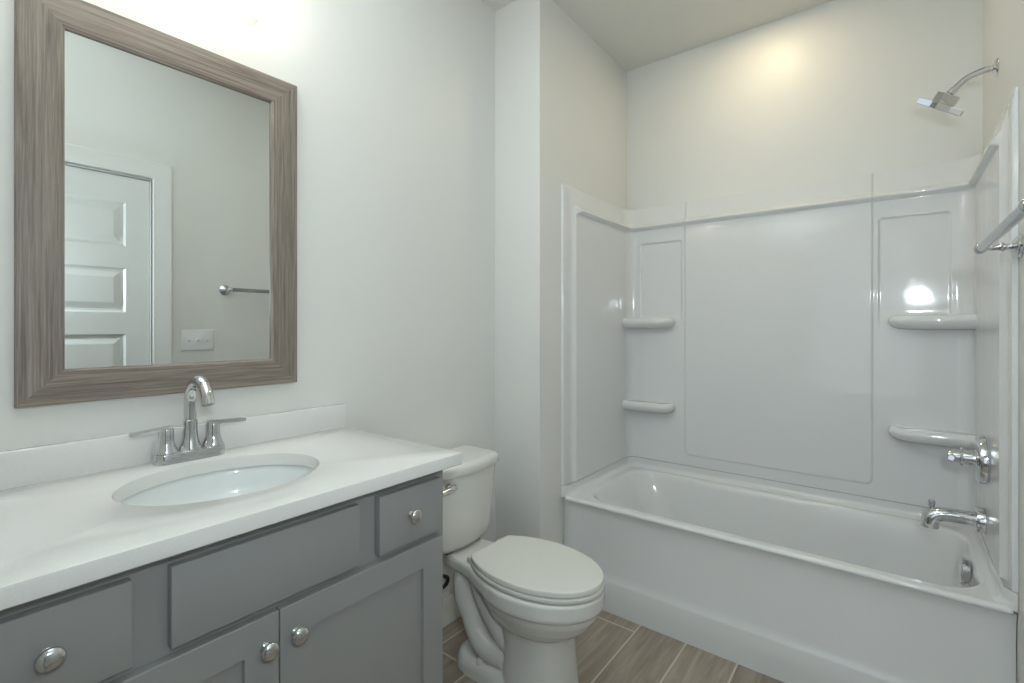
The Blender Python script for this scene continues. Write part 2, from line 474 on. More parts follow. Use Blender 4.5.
# ------------------------------------------------------------------ bathtub
tub = thing('bathtub', 'glossy white alcove bathtub with a skirted front apron', 'bathtub', ((L + R) / 2, 2.25, 0))
ZR = 0.455
TX0, TX1, TY0, TY1 = L + 0.013, R - 0.008, 1.903, B - 0.012
bm = bm_new()
def rg(x0, x1, y0, y1, r, z): return rrect(x0, x1, y0, y1, r, z, 12)
rings = [
    rg(TX0, TX1, TY0 + .003, TY1, 0.012, 0.438),
    rg(TX0, TX1, TY0, TY1, 0.012, 0.444),
    rg(TX0 + .002, TX1 - .002, TY0 + .003, TY1, 0.012, 0.450),
    rg(TX0 + .006, TX1 - .006, TY0 + .010, TY1, 0.012, ZR),
    rg(TX0 + .010, TX1 - .010, TY0 + .018, TY1, 0.014, ZR),
    rg(-1.165, 0.220, TY0 + .046, 2.540, 0.13, ZR - 0.001),
    rg(-1.158, 0.215, TY0 + .053, 2.533, 0.128, ZR - 0.004),
    rg(-1.150, 0.211, TY0 + .059, 2.527, 0.126, ZR - 0.012),
    rg(-1.138, 0.208, TY0 + .064, 2.520, 0.124, ZR - 0.035),
    rg(-1.090, 0.200, TY0 + .075, 2.508, 0.122, 0.34),
    rg(-1.020, 0.185, TY0 + .090, 2.495, 0.12, 0.20),
    rg(-0.975, 0.165, TY0 + .105, 2.480, 0.12, 0.125),
    rg(-0.930, 0.140, TY0 + .130, 2.455, 0.11, 0.092),
    rg(-0.870, 0.100, TY0 + .170, 2.415, 0.09, 0.080),
]
def mixring(a, b, f): return [tuple(p + (q - p) * f for p, q in zip(u, v)) for u, v in zip(a, b)]
rings[5:5] = [mixring(rings[4], rings[5], f) for f in (0.04, 0.12, 0.3, 0.5, 0.7, 0.88, 0.96)]
loft(bm, rings, cap0=False)
link_mesh('basin', bm, M_ACR, tub, angle=80)
bm = bm_new()                              # apron: a profile swept along x
prof = [(1.897, 0.0), (1.8965, 0.06), (1.8965, 0.128), (1.899, 0.136), (1.904, 0.146), (1.909, 0.170), (1.915, 0.215), (1.919, 0.27), (1.921, 0.34), (1.919, 0.400), (1.914, 0.422), (1.907, 0.4365), (1.940, 0.4385), (1.95, 0.40), (1.95, 0.0)]
xs = [L + 0.002, L + 0.006, L + 0.012] + [L + 0.05 + (R - L - 0.1) * i / 30 for i in range(31)] + [R - 0.012, R - 0.006, R - 0.002]
rings = []
for x in xs:
    e = min(x - L, R - x); k = 0.006 * (1 - sstep(0.002, 0.014, e))
    rings.append([(x, y + (k if j < 12 else 0), z) for j, (y, z) in enumerate(prof)])
loft(bm, rings)
link_mesh('apron', bm, M_ACR, tub, angle=35)
def flange_depth(side, a, z):
    c = 0.030 + 0.030 * (1 - sstep(0.447, 0.478, z)) ** 2
    if side == 'side': c = min(c, 0.001 + 0.07 * sstep(1.898, 1.955, a))
    return c
sheet('tiling_flange', [p for p in PATH], [0.449, 0.453, 0.457, 0.461, 0.466, 0.472, 0.478, 0.488, 0.5015], flange_depth, M_ACR, tub)
bm = bm_new()
def gap_depth(side, a, z):
    c = 0.0265
    if side == 'side': c = min(c, 0.001 + 0.06 * sstep(1.900, 1.96, a))
    return c
sheet('caulk_joint', PATH, [0.5015, 0.5062], gap_depth, M_CAULK, tub)
bm = bm_new()                              # overflow cover: a hooded round cap on the drain-end slope
oc = Vector((0.2045, 2.25, 0.402))
lathe(bm, [(0.036, 0), (0.038, 0.004), (0.038, 0.020), (0.034, 0.025), (0.012, 0.027), (0.0, 0.027)], oc, (-1, 0, 0.06), 36)
box(bm, oc.x - 0.024, oc.x - 0.004, oc.y - 0.010, oc.y + 0.010, oc.z - 0.046, oc.z - 0.034, 0.002)
o = link_mesh('overflow_cover', bm, M_CHR, tub, angle=30); o['label'] = 'chrome overflow cover'
bm = bm_new()
lathe(bm, [(0.034, 0), (0.034, 0.003), (0.028, 0.004), (0.026, 0.001), (0.02, 0.001), (0.019, 0.012), (0.012, 0.016), (0, 0.017)], (0.02, 2.25, 0.0795), (0, 0, 1), 32)
o = link_mesh('drain', bm, M_CHR, tub); o['label'] = 'chrome drain'

# ------------------------------------------------------------------ tub and shower fittings on the right wall
XS = R - BASE                              # surface of the surround on that side
YF = 2.25
spout = thing('tub_spout', 'chrome tub spout with pull-up diverter below the shower valve', 'tub spout', (XS, YF, 0.59))
bm = bm_new(); lathe(bm, [(0.040, 0.0), (0.042, 0.002), (0.042, 0.022), (0.040, 0.026), (0.026, 0.027)], (XS, YF, 0.587), (-1, 0, 0), 40)
link_mesh('wall_flange', bm, M_CHR, spout)
bm = bm_new()
pp = smooth_path([(XS - 0.015, YF, 0.587), (XS - 0.06, YF, 0.587), (XS - 0.105, YF, 0.585), (XS - 0.128, YF, 0.580), (XS - 0.142, YF, 0.568), (XS - 0.147, YF, 0.552), (XS - 0.148, YF, 0.533)], 5)
tube(bm, pp, [0.0235 + 0.0025 * min(1, max(0, (i - 8) / 12)) for i in range(len(pp))], 24)
link_mesh('spout_body', bm, M_CHR, spout, angle=45)
bm = bm_new(); lathe(bm, [(0.0085, 0), (0.0075, 0.020), (0.0100, 0.028), (0.0112, 0.036), (0.0095, 0.041), (0, 0.042)], (XS - 0.143, YF, 0.587), (0, 0, 1), 20)
link_mesh('diverter_knob', bm, M_CHR, spout)

valve = thing('shower_valve', 'round chrome shower valve with a lever handle above the tub spout', 'shower valve', (XS, YF, 0.795))
bm = bm_new(); lathe(bm, [(0.079, 0.0), (0.082, 0.003), (0.082, 0.018), (0.079, 0.023), (0.070, 0.026), (0.034, 0.027), (0.032, 0.029)], (XS, YF, 0.795), (-1, 0, 0), 48)
link_mesh('escutcheon', bm, M_CHR, valve)
bm = bm_new(); lathe(bm, [(0.027, 0.024), (0.026, 0.056), (0.025, 0.060), (0.031, 0.061), (0.031, 0.067), (0.023, 0.069), (0.0215, 0.094), (0.019, 0.100), (0.0, 0.101)], (XS, YF, 0.795), (-1, 0, 0), 32)
tube(bm, [(XS - 0.084, YF, 0.795), (XS - 0.090, YF - 0.022, 0.797), (XS - 0.094, YF - 0.060, 0.800)], [0.0105, 0.0095, 0.0085], 16)
link_mesh('handle', bm, M_CHR, valve)

ZA = 2.119
shower = thing('shower_fitting', 'chrome shower head on a bent arm high on the right wall', 'shower head', (R, YF, ZA))
bm = bm_new(); lathe(bm, [(0.030, 0.0), (0.030, 0.002), (0.026, 0.006), (0.016, 0.011), (0.011, 0.014)], (R, YF, ZA), (-1, 0, 0), 36)
link_mesh('wall_flange', bm, M_CHR, shower)
bm = bm_new()
ap = smooth_path([(R - 0.008, YF, ZA), (R - 0.04, YF, ZA - 0.001), (R - 0.075, YF, ZA - 0.012), (R - 0.098, YF, ZA - 0.029), (R - 0.116, YF, ZA - 0.047)], 6)
tube(bm, ap, 0.0102, 20)
link_mesh('arm', bm, M_CHR, shower)
bm = bm_new()
hd = Vector((-0.52, 0.30, -0.78)).normalized(); ho = Vector((R - 0.114, YF, ZA - 0.045))
lathe(bm, [(0.0115, -0.006), (0.0125, 0.0), (0.0125, 0.010), (0.010, 0.013), (0.010, 0.02)], ho, (-0.7, 0.12, -0.7), 24)
link_mesh('swivel', bm, M_CHR, shower)
bm = bm_new()
hq = Vector((-0.22, -1, -0.30)); hq = (hq - hd * hq.dot(hd)).normalized(); hp = hq.cross(hd).normalized()
if hp.x < 0: hp = -hp
def hprism(bm, outline, h0, h1):
    o_ = ho + hd * 0.004 + Vector((-0.004, 0, -0.004))
    loft(bm, [[o_ + hp * a * k + hq * b * k + hd * h for a, b in outline] for h, k in ((h0, 0.97), (h0 + 0.0015, 1), (h1 - 0.0015, 1), (h1, 0.98))])
hprism(bm, [(-0.008, 0.044), (-0.034, 0.014), (-0.034, -0.014), (0, -0.044), (0.034, -0.014), (0.034, 0.012)], 0.004, 0.036)
hprism(bm, [(-0.008, 0.046), (-0.030, 0.020), (-0.072, 0.024), (-0.072, -0.024), (-0.030, -0.018), (0, -0.046), (0.030, -0.018), (0.068, -0.024), (0.068, 0.022), (0.030, 0.018)], 0.0362, 0.057)
link_mesh('spray_head', bm, M_CHR, shower, smooth=False)

# towel bar on the right wall
YT0, YT1, ZTB = 1.242, 1.860, 1.468
bar = thing('towel_bar', 'polished metal towel bar on the right wall before the tub', 'towel bar', (R, (YT0 + YT1) / 2, ZTB))
for yy in (YT0, YT1):
    bm = bm_new()
    lathe(bm, [(0.031, 0), (0.032, 0.003), (0.029, 0.006), (0.0255, 0.008), (0.0265, 0.011), (0.021, 0.015), (0.016, 0.018), (0.0105, 0.021), (0.0085, 0.028), (0.0095, 0.033), (0.0125, 0.036), (0.0125, 0.040), (0.0095, 0.043), (0.0078, 0.052), (0.0078, 0.066), (0.0105, 0.069), (0.0140, 0.075), (0.0152, 0.082), (0.0140, 0.089), (0.009, 0.095), (0, 0.097)], (R, yy, ZTB), (-1, 0, 0), 32)
    link_mesh('post', bm, M_CHR, bar)
bm = bm_new(); tube(bm, [(R - 0.082, YT0 - 0.004, ZTB), (R - 0.082, YT1 + 0.004, ZTB)], 0.0115, 24)
link_mesh('rail', bm, M_BAR, bar)

# light switch plate (seen in the mirror)
sw = thing('light_switch', 'white triple toggle switch plate on the right wall beside the door', 'light switch', (R, 1.097, 1.167))
bm = bm_new(); box(bm, R - 0.006, R, 1.013, 1.181, 1.107, 1.227, 0.003, 3)
link_mesh('cover_plate', bm, M_PLATE, sw)
for k in (-1, 0, 1):
    bm = bm_new(); yc = 1.097 + 0.046 * k
    box(bm, R - 0.008, R - 0.004, yc - 0.006, yc + 0.006, 1.155, 1.179, 0.001, 1)
    rings = [[(R - 0.006 - h, yc + sy * w, zc + sz * w * 1.3) for sy, sz in ((-1, -1), (1, -1), (1, 1), (-1, 1))] for h, w, zc in ((0, 0.0046, 1.165), (0.016, 0.0040, 1.174))]
    loft(bm, rings)
    link_mesh('toggle', bm, M_PLATE, sw, angle=20)

# ------------------------------------------------------------------ vanity mirror
my0, my1, mz0, mz1 = 0.163, 0.770, 1.0755, 1.997
fw = 0.077
mirror = thing('mirror', 'rectangular vanity mirror in a grey-brown wood frame above the sink', 'mirror', (W, (my0 + my1) / 2, mz0))
def rail(a0, a1, b0, b1, m, name):
    """mitred length: outer corners a0->a1, inner corners b0->b1, as (y, z)"""
    bm = bm_new(); rings = []
    for o_, i_ in ((a0, b0), (a1, b1)):
        ring = []
        for f, x in ((0, 0.0), (0, 0.019), (0.02, 0.0205), (0.10, 0.021), (0.93, 0.0185), (0.965, 0.0165), (1.0, 0.0155), (1.0, 0.004), (0.9, 0.0)):
            ring.append((W + 0.0005 + x, o_[0] + (i_[0] - o_[0]) * f, o_[1] + (i_[1] - o_[1]) * f))
        rings.append(ring)
    loft(bm, rings); link_mesh(name, bm, m, mirror, angle=15)
O = [(my0, mz0), (my1, mz0), (my1, mz1), (my0, mz1)]
I = [(my0 + fw, mz0 + fw), (my1 - fw, mz0 + fw), (my1 - fw, mz1 - fw), (my0 + fw, mz1 - fw)]
rail(O[0], O[1], I[0], I[1], M_WOOD_H, 'bottom_rail')
rail(O[1], O[2], I[1], I[2], M_WOOD_V, 'stile')
rail(O[2], O[3], I[2], I[3], M_WOOD_H, 'top_rail')
rail(O[3], O[0], I[3], I[0], M_WOOD_V, 'stile')
bm = bm_new(); box(bm, W + 0.004, W + 0.010, my0 + 0.07, my1 - 0.07, mz0 + 0.07, mz1 - 0.07)
link_mesh('glass', bm, M_GLASS_MIRROR, mirror, smooth=False)

# ------------------------------------------------------------------ vanity cabinet
XF = -0.980; XD = -0.960                    # face frame, drawer fronts
CY0, CY1 = N + 0.002, 0.910
ZC0, ZC1 = 0.100, 0.8745
VC = 0.4625
cabinet = thing('vanity_cabinet', 'grey painted vanity cabinet with drawers and shaker doors under the sink', 'cabinet', (-1.2, VC, 0))
bm = bm_new()
box(bm, W + 0.002, XF - 0.018, CY0, CY0 + 0.016, 0, ZC1); box(bm, W + 0.002, XF - 0.018, CY1 - 0.016, CY1, ZC0 * 0, ZC1)
box(bm, W + 0.002, XF - 0.018, CY0 + 0.016, CY1 - 0.016, ZC0, ZC0 + 0.016)
box(bm, W + 0.002, W + 0.010, CY0 + 0.016, CY1 - 0.016, ZC0 + 0.016, 0.70)
box(bm, XF - 0.085, XF - 0.070, CY0 + 0.016, CY1 - 0.016, 0, ZC0)
link_mesh('carcass', bm, M_CAB, cabinet, smooth=False)
bm = bm_new()                               # face frame
zr = (0.100, 0.135, 0.680, 0.725, 0.835, ZC1)
for y0, y1 in ((CY0, 0.055), (0.215, 0.305), (0.628, 0.703), (0.872, CY1)): box(bm, XF - 0.018, XF, y0, y1, zr[0], zr[5])
for z0, z1 in ((zr[0], zr[1]), (zr[2], zr[3]), (zr[4], zr[5])): box(bm, XF - 0.018, XF - 0.0004, CY0 + 0.001, CY1 - 0.001, z0 + 0.0003, z1 - 0.0003)
box(bm, XF - 0.018, XF - 0.0008, 0.44, 0.485, 0.135, 0.68)
link_mesh('face_frame', bm, M_CAB, cabinet, smooth=False)
def knob(parent, y, z):
    bm = bm_new()
    lathe(bm, [(0.0095, 0.0), (0.0095, 0.0015), (0.006, 0.004), (0.0055, 0.011), (0.0085, 0.0145), (0.0145, 0.017), (0.0168, 0.0195), (0.0168, 0.0215), (0.015, 0.0245), (0.010, 0.0272), (0.005, 0.0282), (0.0, 0.0285)], (XD, y, z), (1, 0, 0), 36)
    o = link_mesh('knob', bm, M_NICK, parent, base=(XD, y, z)); o['label'] = 'polished metal knob'
def slab_front(name, y0, y1, z0, z1):
    bm = bm_new(); box(bm, XF + 0.0005, XD, y0, y1, z0, z1, 0.0012, 2)
    return link_mesh(name, bm, M_CAB, cabinet, base=(XF, (y0 + y1) / 2, z0), angle=25)
d = slab_front('drawer', 0.034, 0.233, 0.711, 0.848); knob(d, 0.137, 0.784)
slab_front('false_front', 0.285, 0.641, 0.711, 0.848)
d = slab_front('drawer', 0.694, 0.889, 0.711, 0.848); knob(d, 0.786, 0.781)
def shaker(y0, y1, z0, z1, ky):
    sw_ = 0.063; bm = bm_new()
    rings = []
    def rect(q, x): return [(x, y0 + q, z0 + q), (x, y1 - q, z0 + q), (x, y1 - q, z1 - q), (x, y0 + q, z1 - q)]
    rings = [rect(0, XF + 0.0005), rect(0, XD - 0.0012), rect(0.0012, XD), rect(sw_ - 0.0008, XD), rect(sw_, XD - 0.0012), rect(sw_, XD - 0.009)]
    loft(bm, rings)
    o = link_mesh('door', bm, M_CAB, cabinet, base=(XF, (y0 + y1) / 2, z0), angle=25)
    knob(o, ky, 0.635)
shaker(0.036, 0.4615, 0.118, 0.694, 0.436)
shaker(0.4640, 0.889, 0.118, 0.694, 0.494)

# ------------------------------------------------------------------ countertop and sink
XC = -0.935; KY0, KY1 = N + 0.001, 0.940; ZK0, ZK1 = 0.8755, 0.9075
SX, SY, SA, SB = -1.226, 0.471, 0.172, 0.202        # sink opening: centre and half axes (x, y)
counter = thing('countertop', 'white quartz vanity countertop with backsplash on the grey cabinet', 'countertop', (-1.2, VC, ZK0))
def rect_ring(x0, x1, y0, y1, n, z, cx, cy, q=0.0):
    """n points on a rectangle, one for each direction used by the ellipse; corners are snapped"""
    x0 += q; x1 -= q; y0 += q; y1 -= q
    pts = []; angs = []
    for i in range(n):
        t = 2 * PI * i / n; dx, dy = math.cos(t) * SA, math.sin(t) * SB
        k = min(((x1 - cx) / dx if dx > 0 else (x0 - cx) / dx) if abs(dx) > 1e-9 else 1e9, ((y1 - cy) / dy if dy > 0 else (y0 - cy) / dy) if abs(dy) > 1e-9 else 1e9)
        pts.append([cx + dx * k, cy + dy * k, z])
    for X in (x0, x1):
        for Y in (y0, y1):
            j = min(range(n), key=lambda i: (pts[i][0] - X) ** 2 + (pts[i][1] - Y) ** 2); pts[j][0] = X; pts[j][1] = Y
    return [tuple(p_) for p_ in pts]
def ell(n, z, q=0.0): return [(SX + (SA + q) * math.cos(2 * PI * i / n), SY + (SB + q) * math.sin(2 * PI * i / n), z) for i in range(n)]
NE = 96
bm = bm_new()
x0c = W + 0.0005
rr_ = lambda z, q: rect_ring(x0c, XC, KY0, KY1, NE, z, SX, SY, q)
rings = [ell(NE, ZK0), rr_(ZK0, 0.002), rr_(ZK0 + 0.002, 0), rr_(ZK1 - 0.0025, 0), rr_(ZK1 - 0.0008, 0.0008), rr_(ZK1, 0.0025), ell(NE, ZK1, 0.0022), ell(NE, ZK1 - 0.0008, 0.0007), ell(NE, ZK1 - 0.0022, 0), ell(NE, ZK0)]
loft(bm, rings, False, False)
bmesh.ops.remove_doubles(bm, verts=bm.verts, dist=1e-5)
link_mesh('slab', bm, M_QUARTZ, counter, angle=30)
bm = bm_new(); box(bm, W + 0.0005, W + 0.020, KY0, KY1 - 0.002, ZK1 - 0.0004, ZK1 + 0.078, 0.0015, 2)
link_mesh('backsplash', bm, M_QUARTZ, counter, angle=25)
sink = thing('sink', 'oval white undermount sink set in the quartz countertop', 'sink', (SX, SY, ZK0 - 0.14))
bm = bm_new()
def er(a, b, z): return [(SX + a * math.cos(2 * PI * i / NE), SY + b * math.sin(2 * PI * i / NE), z) for i in range(NE)]
rings = [er(SA + 0.03, SB + 0.03, ZK0 - 0.001), er(SA + 0.007, SB + 0.007, ZK0 - 0.0012), er(SA + 0.004, SB + 0.004, ZK0 - 0.005)]
for k in range(1, 11):
    f = k / 10
    sc_ = (1 - f ** 2.6) ** 0.5 if f < 1 else 0
    rings.append(er((SA + 0.002) * (0.14 + 0.86 * sc_), (SB + 0.002) * (0.14 + 0.86 * sc_), ZK0 - 0.006 - 0.135 * f))
inner = rings
outer = [er(SA + 0.03, SB + 0.03, ZK0 - 0.012), er(SA + 0.012, SB + 0.012, ZK0 - 0.02)]
for k in range(3, 11):
    f = k / 10; sc_ = (1 - f ** 2.6) ** 0.5 if f < 1 else 0
    outer.append(er((SA + 0.014) * (0.16 + 0.84 * sc_), (SB + 0.014) * (0.16 + 0.84 * sc_), ZK0 - 0.018 - 0.135 * f))
loft(bm, list(reversed(outer)) + inner)
link_mesh('bowl', bm, M_SINK, sink, angle=50)
bm = bm_new(); lathe(bm, [(0.022, 0), (0.022, 0.002), (0.018, 0.003), (0.017, 0.0), (0.014, 0.004), (0.010, 0.008), (0, 0.009)], (SX, SY, ZK0 - 0.1405), (0, 0, 1), 28)
o = link_mesh('drain', bm, M_CHR, sink); o['label'] = 'chrome drain'

# ------------------------------------------------------------------ faucet
FX, FY = -1.448, 0.4705
faucet = thing('faucet', 'chrome two-handle arched faucet on the countertop behind the sink', 'faucet', (FX, FY, ZK1))
bm = bm_new()
rings = [[(x, y, ZK1 + 0.0003 + z) for x, y, _ in rrect(FX - 0.025 + q, FX + 0.025 - q, FY - 0.079 + q, FY + 0.079 - q, 0.024, 0, 10)] for z, q in ((0, 0), (0.022, 0.0), (0.025, 0.001), (0.0265, 0.004))]
loft(bm, rings)
link_mesh('base_plate', bm, M_CHR, faucet)
zb = ZK1 + 0.026
bm = bm_new()
lathe(bm, [(0.0250, 0.0), (0.0240, 0.006), (0.0190, 0.022), (0.0168, 0.036), (0.0160, 0.052), (0.0160, 0.074), (0.0142, 0.0755), (0.0142, 0.078)], (FX, FY, zb), (0, 0, 1), 32)
link_mesh('spout_base', bm, M_CHR, faucet)
bm = bm_new()
arc = [(FX, FY, zb + 0.07), (FX, FY, zb + 0.10), (FX, FY, zb + 0.122)]
rad = 0.0565; AE = 158
for i in range(1, 17):
    t = PI - math.radians(AE) * i / 16
    arc.append((FX + rad + rad * math.cos(t), FY, zb + 0.122 + rad * math.sin(t)))
te = PI - math.radians(AE); dx_, dz_ = math.sin(te), -math.cos(te)
ex, ez = arc[-1][0], arc[-1][2]
arc += [(ex + dx_ * 0.013, FY, ez + dz_ * 0.013), (ex + dx_ * 0.020, FY, ez + dz_ * 0.020)]
tube(bm, arc, [0.0140] * (len(arc) - 2) + [0.0142, 0.0142], 28)
link_mesh('spout', bm, M_CHR, faucet, angle=45)
for sg in (-1, 1):
    yy = FY + 0.0520 * sg
    bm = bm_new()
    lathe(bm, [(0.0250, 0.0), (0.0240, 0.006), (0.0200, 0.016), (0.0172, 0.026), (0.0165, 0.034), (0.0165, 0.057), (0.0155, 0.060), (0.0, 0.0605)], (FX, yy, zb), (0, 0, 1), 32)
    h = link_mesh('handle', bm, M_CHR, faucet)
    bm = bm_new()
    z0 = zb + 0.0615
    ya, yb_ = yy - 0.012 * sg, yy + 0.076 * sg
    rings = []
    for f, wd, tk in ((0, 0.0075, 0.0052), (0.15, 0.0080, 0.0055), (0.9, 0.0078, 0.0050), (0.97, 0.0072, 0.0045), (1, 0.0055, 0.0030)):
        y = ya + (yb_ - ya) * f; xx = FX + 0.010 * f; zc_ = z0 - 0.003 * f
        rings.append([(xx - wd, y, zc_ - tk), (xx + wd, y, zc_ - tk), (xx + wd, y, zc_ + tk), (xx - wd, y, zc_ + tk)])
    loft(bm, rings)
    link_mesh('lever', bm, M_CHR, h, angle=30)

# ------------------------------------------------------------------ toilet
TYC = 1.356
TKC = 1.345                                  # tank centre
toilet = thing('toilet', 'white two-piece toilet with closed lid between the vanity and tub', 'toilet', (-1.1, TYC, 0))
def egg(xc, af, ab, b, z, n=56, p=2.0):
    out = []
    for i in range(n):
        t = 2 * PI * i / n; c, s_ = math.cos(t), math.sin(t)
        cx = math.copysign(abs(c) ** (2 / p), c); sy = math.copysign(abs(s_) ** (2 / p), s_)
        out.append((xc + (af if c > 0 else ab) * cx, TYC + b * sy, z))
    return out
bm = bm_new()
rings = [egg(-0.985, 0.140, 0.115, 0.112, 0.0, p=2.8), egg(-0.985, 0.140, 0.115, 0.112, 0.02, p=2.8), egg(-0.985, 0.136, 0.11, 0.107, 0.07, p=2.7),
         egg(-0.985, 0.130, 0.11, 0.102, 0.16, p=2.6), egg(-0.985, 0.130, 0.12, 0.102, 0.215, p=2.5), egg(-0.988, 0.140, 0.14, 0.106, 0.232, p=2.2),
         egg(-0.99, 0.172, 0.17, 0.124, 0.248), egg(-0.99, 0.204, 0.19, 0.144, 0.275), egg(-0.99, 0.228, 0.205, 0.160, 0.31),
         egg(-0.99, 0.234, 0.212, 0.166, 0.332), egg(-0.99, 0.243, 0.216, 0.174, 0.338), egg(-0.99, 0.248, 0.218, 0.177, 0.346), egg(-0.99, 0.249, 0.218, 0.177, 0.386),
         egg(-0.99, 0.246, 0.21, 0.171, 0.394), egg(-0.99, 0.21, 0.18, 0.145, 0.396)]
loft(bm, rings)
# rear deck under the tank, widening into the rim
def deck_ring(z, g):
    o_ = [(-1.350, 0.088), (-1.325, 0.094), (-1.27, 0.099), (-1.21, 0.114), (-1.15, 0.140), (-1.09, 0.162), (-1.02, 0.172)]
    return [(x + (g if x < -1.3 else 0), TYC + y - g, z) for x, y in o_] + [(x + (g if x < -1.3 else 0), TYC - y + g, z) for x, y in reversed(o_)]
loft(bm, [deck_ring(z, g) for z, g in ((0.338, 0.020), (0.346, 0.006), (0.356, 0.0), (0.384, 0.0), (0.392, 0.004), (0.396, 0.012))])
# underside of the bowl sweeping back, core and trapway on both sides
loft(bm, [[(x, y, z) for x, y, _ in rrect(x0, -1.0, TYC - hw, TYC + hw, 0.03, 0, 6)] for z, x0, hw in ((0.02, -1.17, 0.045), (0.14, -1.20, 0.04), (0.24, -1.27, 0.04), (0.34, -1.32, 0.06))])
for sg in (-1, 1):
    tr = smooth_path([(-1.290, TYC + sg * 0.034, 0.360), (-1.290, TYC + sg * 0.042, 0.305), (-1.276, TYC + sg * 0.046, 0.240), (-1.248, TYC + sg * 0.047, 0.185), (-1.220, TYC + sg * 0.050, 0.132), (-1.165, TYC + sg * 0.052, 0.096), (-1.08, TYC + sg * 0.047, 0.088)], 6)
    rr2 = [0.040, 0.047, 0.048, 0.043, 0.042, 0.045, 0.042]
    tube(bm, tr, [rr2[min(6, k // 6)] * (1 - (k % 6) / 6) + rr2[min(6, k // 6 + 1)] * (k % 6) / 6 for k in range(len(tr))], 18)
    t2 = smooth_path([(-1.205, TYC + sg * 0.052, 0.345), (-1.19, TYC + sg * 0.050, 0.285), (-1.14, TYC + sg * 0.047, 0.21), (-1.085, TYC + sg * 0.045, 0.155), (-1.03, TYC + sg * 0.04, 0.13)], 6)
    tube(bm, t2, 0.040, 18)
# foot plate
loft(bm, [[(x, y, z) for x, y, _ in rrect(-1.322 + q, -0.98, TYC - 0.108 + q, TYC + 0.108 - q, 0.085, 0, 10)] for z, q in ((0.0, 0.0), (0.030, 0.003), (0.046, 0.009), (0.056, 0.022))])
bowl = link_mesh('bowl', bm, M_CER, toilet)
rm = bowl.modifiers.new('fuse', 'REMESH'); rm.mode = 'VOXEL'; rm.voxel_size = 0.0036; rm.use_smooth_shade = True
sm = bowl.modifiers.new('soften', 'SMOOTH'); sm.factor = 0.5; sm.iterations = 4
for sg in (-1, 1):
    bm = bm_new(); lathe(bm, [(0.013, 0), (0.013, 0.012), (0.011, 0.018), (0.006, 0.0215), (0, 0.022)], (-1.180, TYC + sg * 0.084, 0.048), (0, 0, 1), 20)
    link_mesh('bolt_cap', bm, M_CER, toilet)
def lid_outline(grow=0.0, xb=-1.207, n=60, af=0.248, b=0.166, ab=0.270):
    pts = []
    xc = -0.992
    for i in range(n + 1):
        # from the back corner round the front to the other back corner
        t0 = math.acos(max(-1, (xb - xc) / ab))
        t = -t0 + 2 * t0 * i / n
        c, s_ = math.cos(t), math.sin(t)
        pts.append((xc + ((af + grow) if c > 0 else ab) * c, TYC + (b + grow) * s_))
    return pts
bm = bm_new()
def inset_poly(pts, q):
    cx = sum(p_[0] for p_ in pts) / len(pts)
    cx, cy = -0.99, TYC
    out = []
    for x, y in pts:
        d_ = math.hypot(x - cx, y - cy); out.append((cx + (x - cx) * (1 - q / d_), cy + (y - cy) * (1 - q / d_)))
    return out
lo = lid_outline(0.0)
rings = [[(x, y, z) for x, y in inset_poly(lo, q)] for q, z in ((0.012, 0.4160), (0.002, 0.4162), (0.0, 0.418), (0.0, 0.4305), (0.0008, 0.4330), (0.003, 0.4345), (0.006, 0.4350), (0.02, 0.4353), (0.06, 0.4358), (0.09, 0.4361), (0.13, 0.4364))]
loft(bm, rings); link_mesh('lid', bm, M_SEAT, toilet, angle=45)
bm = bm_new()
so = lid_outline(0.003, xb=-1.198)
rings = [[(x, y, z) for x, y in inset_poly(so, q)] for q, z in ((0.008, 0.3985), (0.001, 0.399), (0.0, 0.400), (0.0, 0.4115), (0.001, 0.4132), (0.012, 0.4138))]
rings += [[(x, y, z) for x, y in inset_poly(so, q)] for q, z in ((0.06, 0.4138), (0.064, 0.412), (0.064, 0.399))]
rings.append([(x, y, 0.397) for x, y in inset_poly(so, 0.060)])
loft(bm, rings + [rings[0]], False, False); bmesh.ops.remove_doubles(bm, verts=bm.verts, dist=1e-5)
link_mesh('seat', bm, M_SEAT, toilet, angle=45)
for sg in (-1, 1):
    bm = bm_new(); box(bm, -1.236, -1.195, TYC + sg * 0.080 - 0.014, TYC + sg * 0.080 + 0.014, 0.3955, 0.4185, 0.006, 3)
    link_mesh('hinge', bm, M_SEAT, toilet)
# tank
def tank_ring(hw, xb, xf, bow, r, z, n=14, m=10):
    pts = []
    for i in range(m + 1):                                        # front face, bowed, from -y to +y
        t = -1 + 2 * i / m; pts.append((xf + bow * (1 - t * t), TKC + t * (hw - r)))
    for i in range(1, n): a = PI / 2 * i / n; pts.append((xf - r + r * math.cos(a), TKC + hw - r + r * math.sin(a)))
    pts.append((xf - r, TKC + hw)); pts.append((xb + 0.02, TKC + hw))
    for i in range(1, 5): a = PI / 2 * i / 5; pts.append((xb + 0.02 - 0.02 * math.sin(a), TKC + hw - 0.02 + 0.02 * math.cos(a)))
    pts.append((xb, TKC + hw - 0.02)); pts.append((xb, TKC - hw + 0.02))
    for i in range(1, 5): a = PI / 2 * i / 5; pts.append((xb + 0.02 - 0.02 * math.cos(a), TKC - hw + 0.02 - 0.02 * math.sin(a)))
    pts.append((xb + 0.02, TKC - hw)); pts.append((xf - r, TKC - hw))
    for i in range(1, n): a = PI / 2 * i / n; pts.append((xf - r + r * math.sin(a), TKC - hw + r - r * math.cos(a)))
    return [(x, y, z) for x, y in pts]
XB = W + 0.018
bm = bm_new()
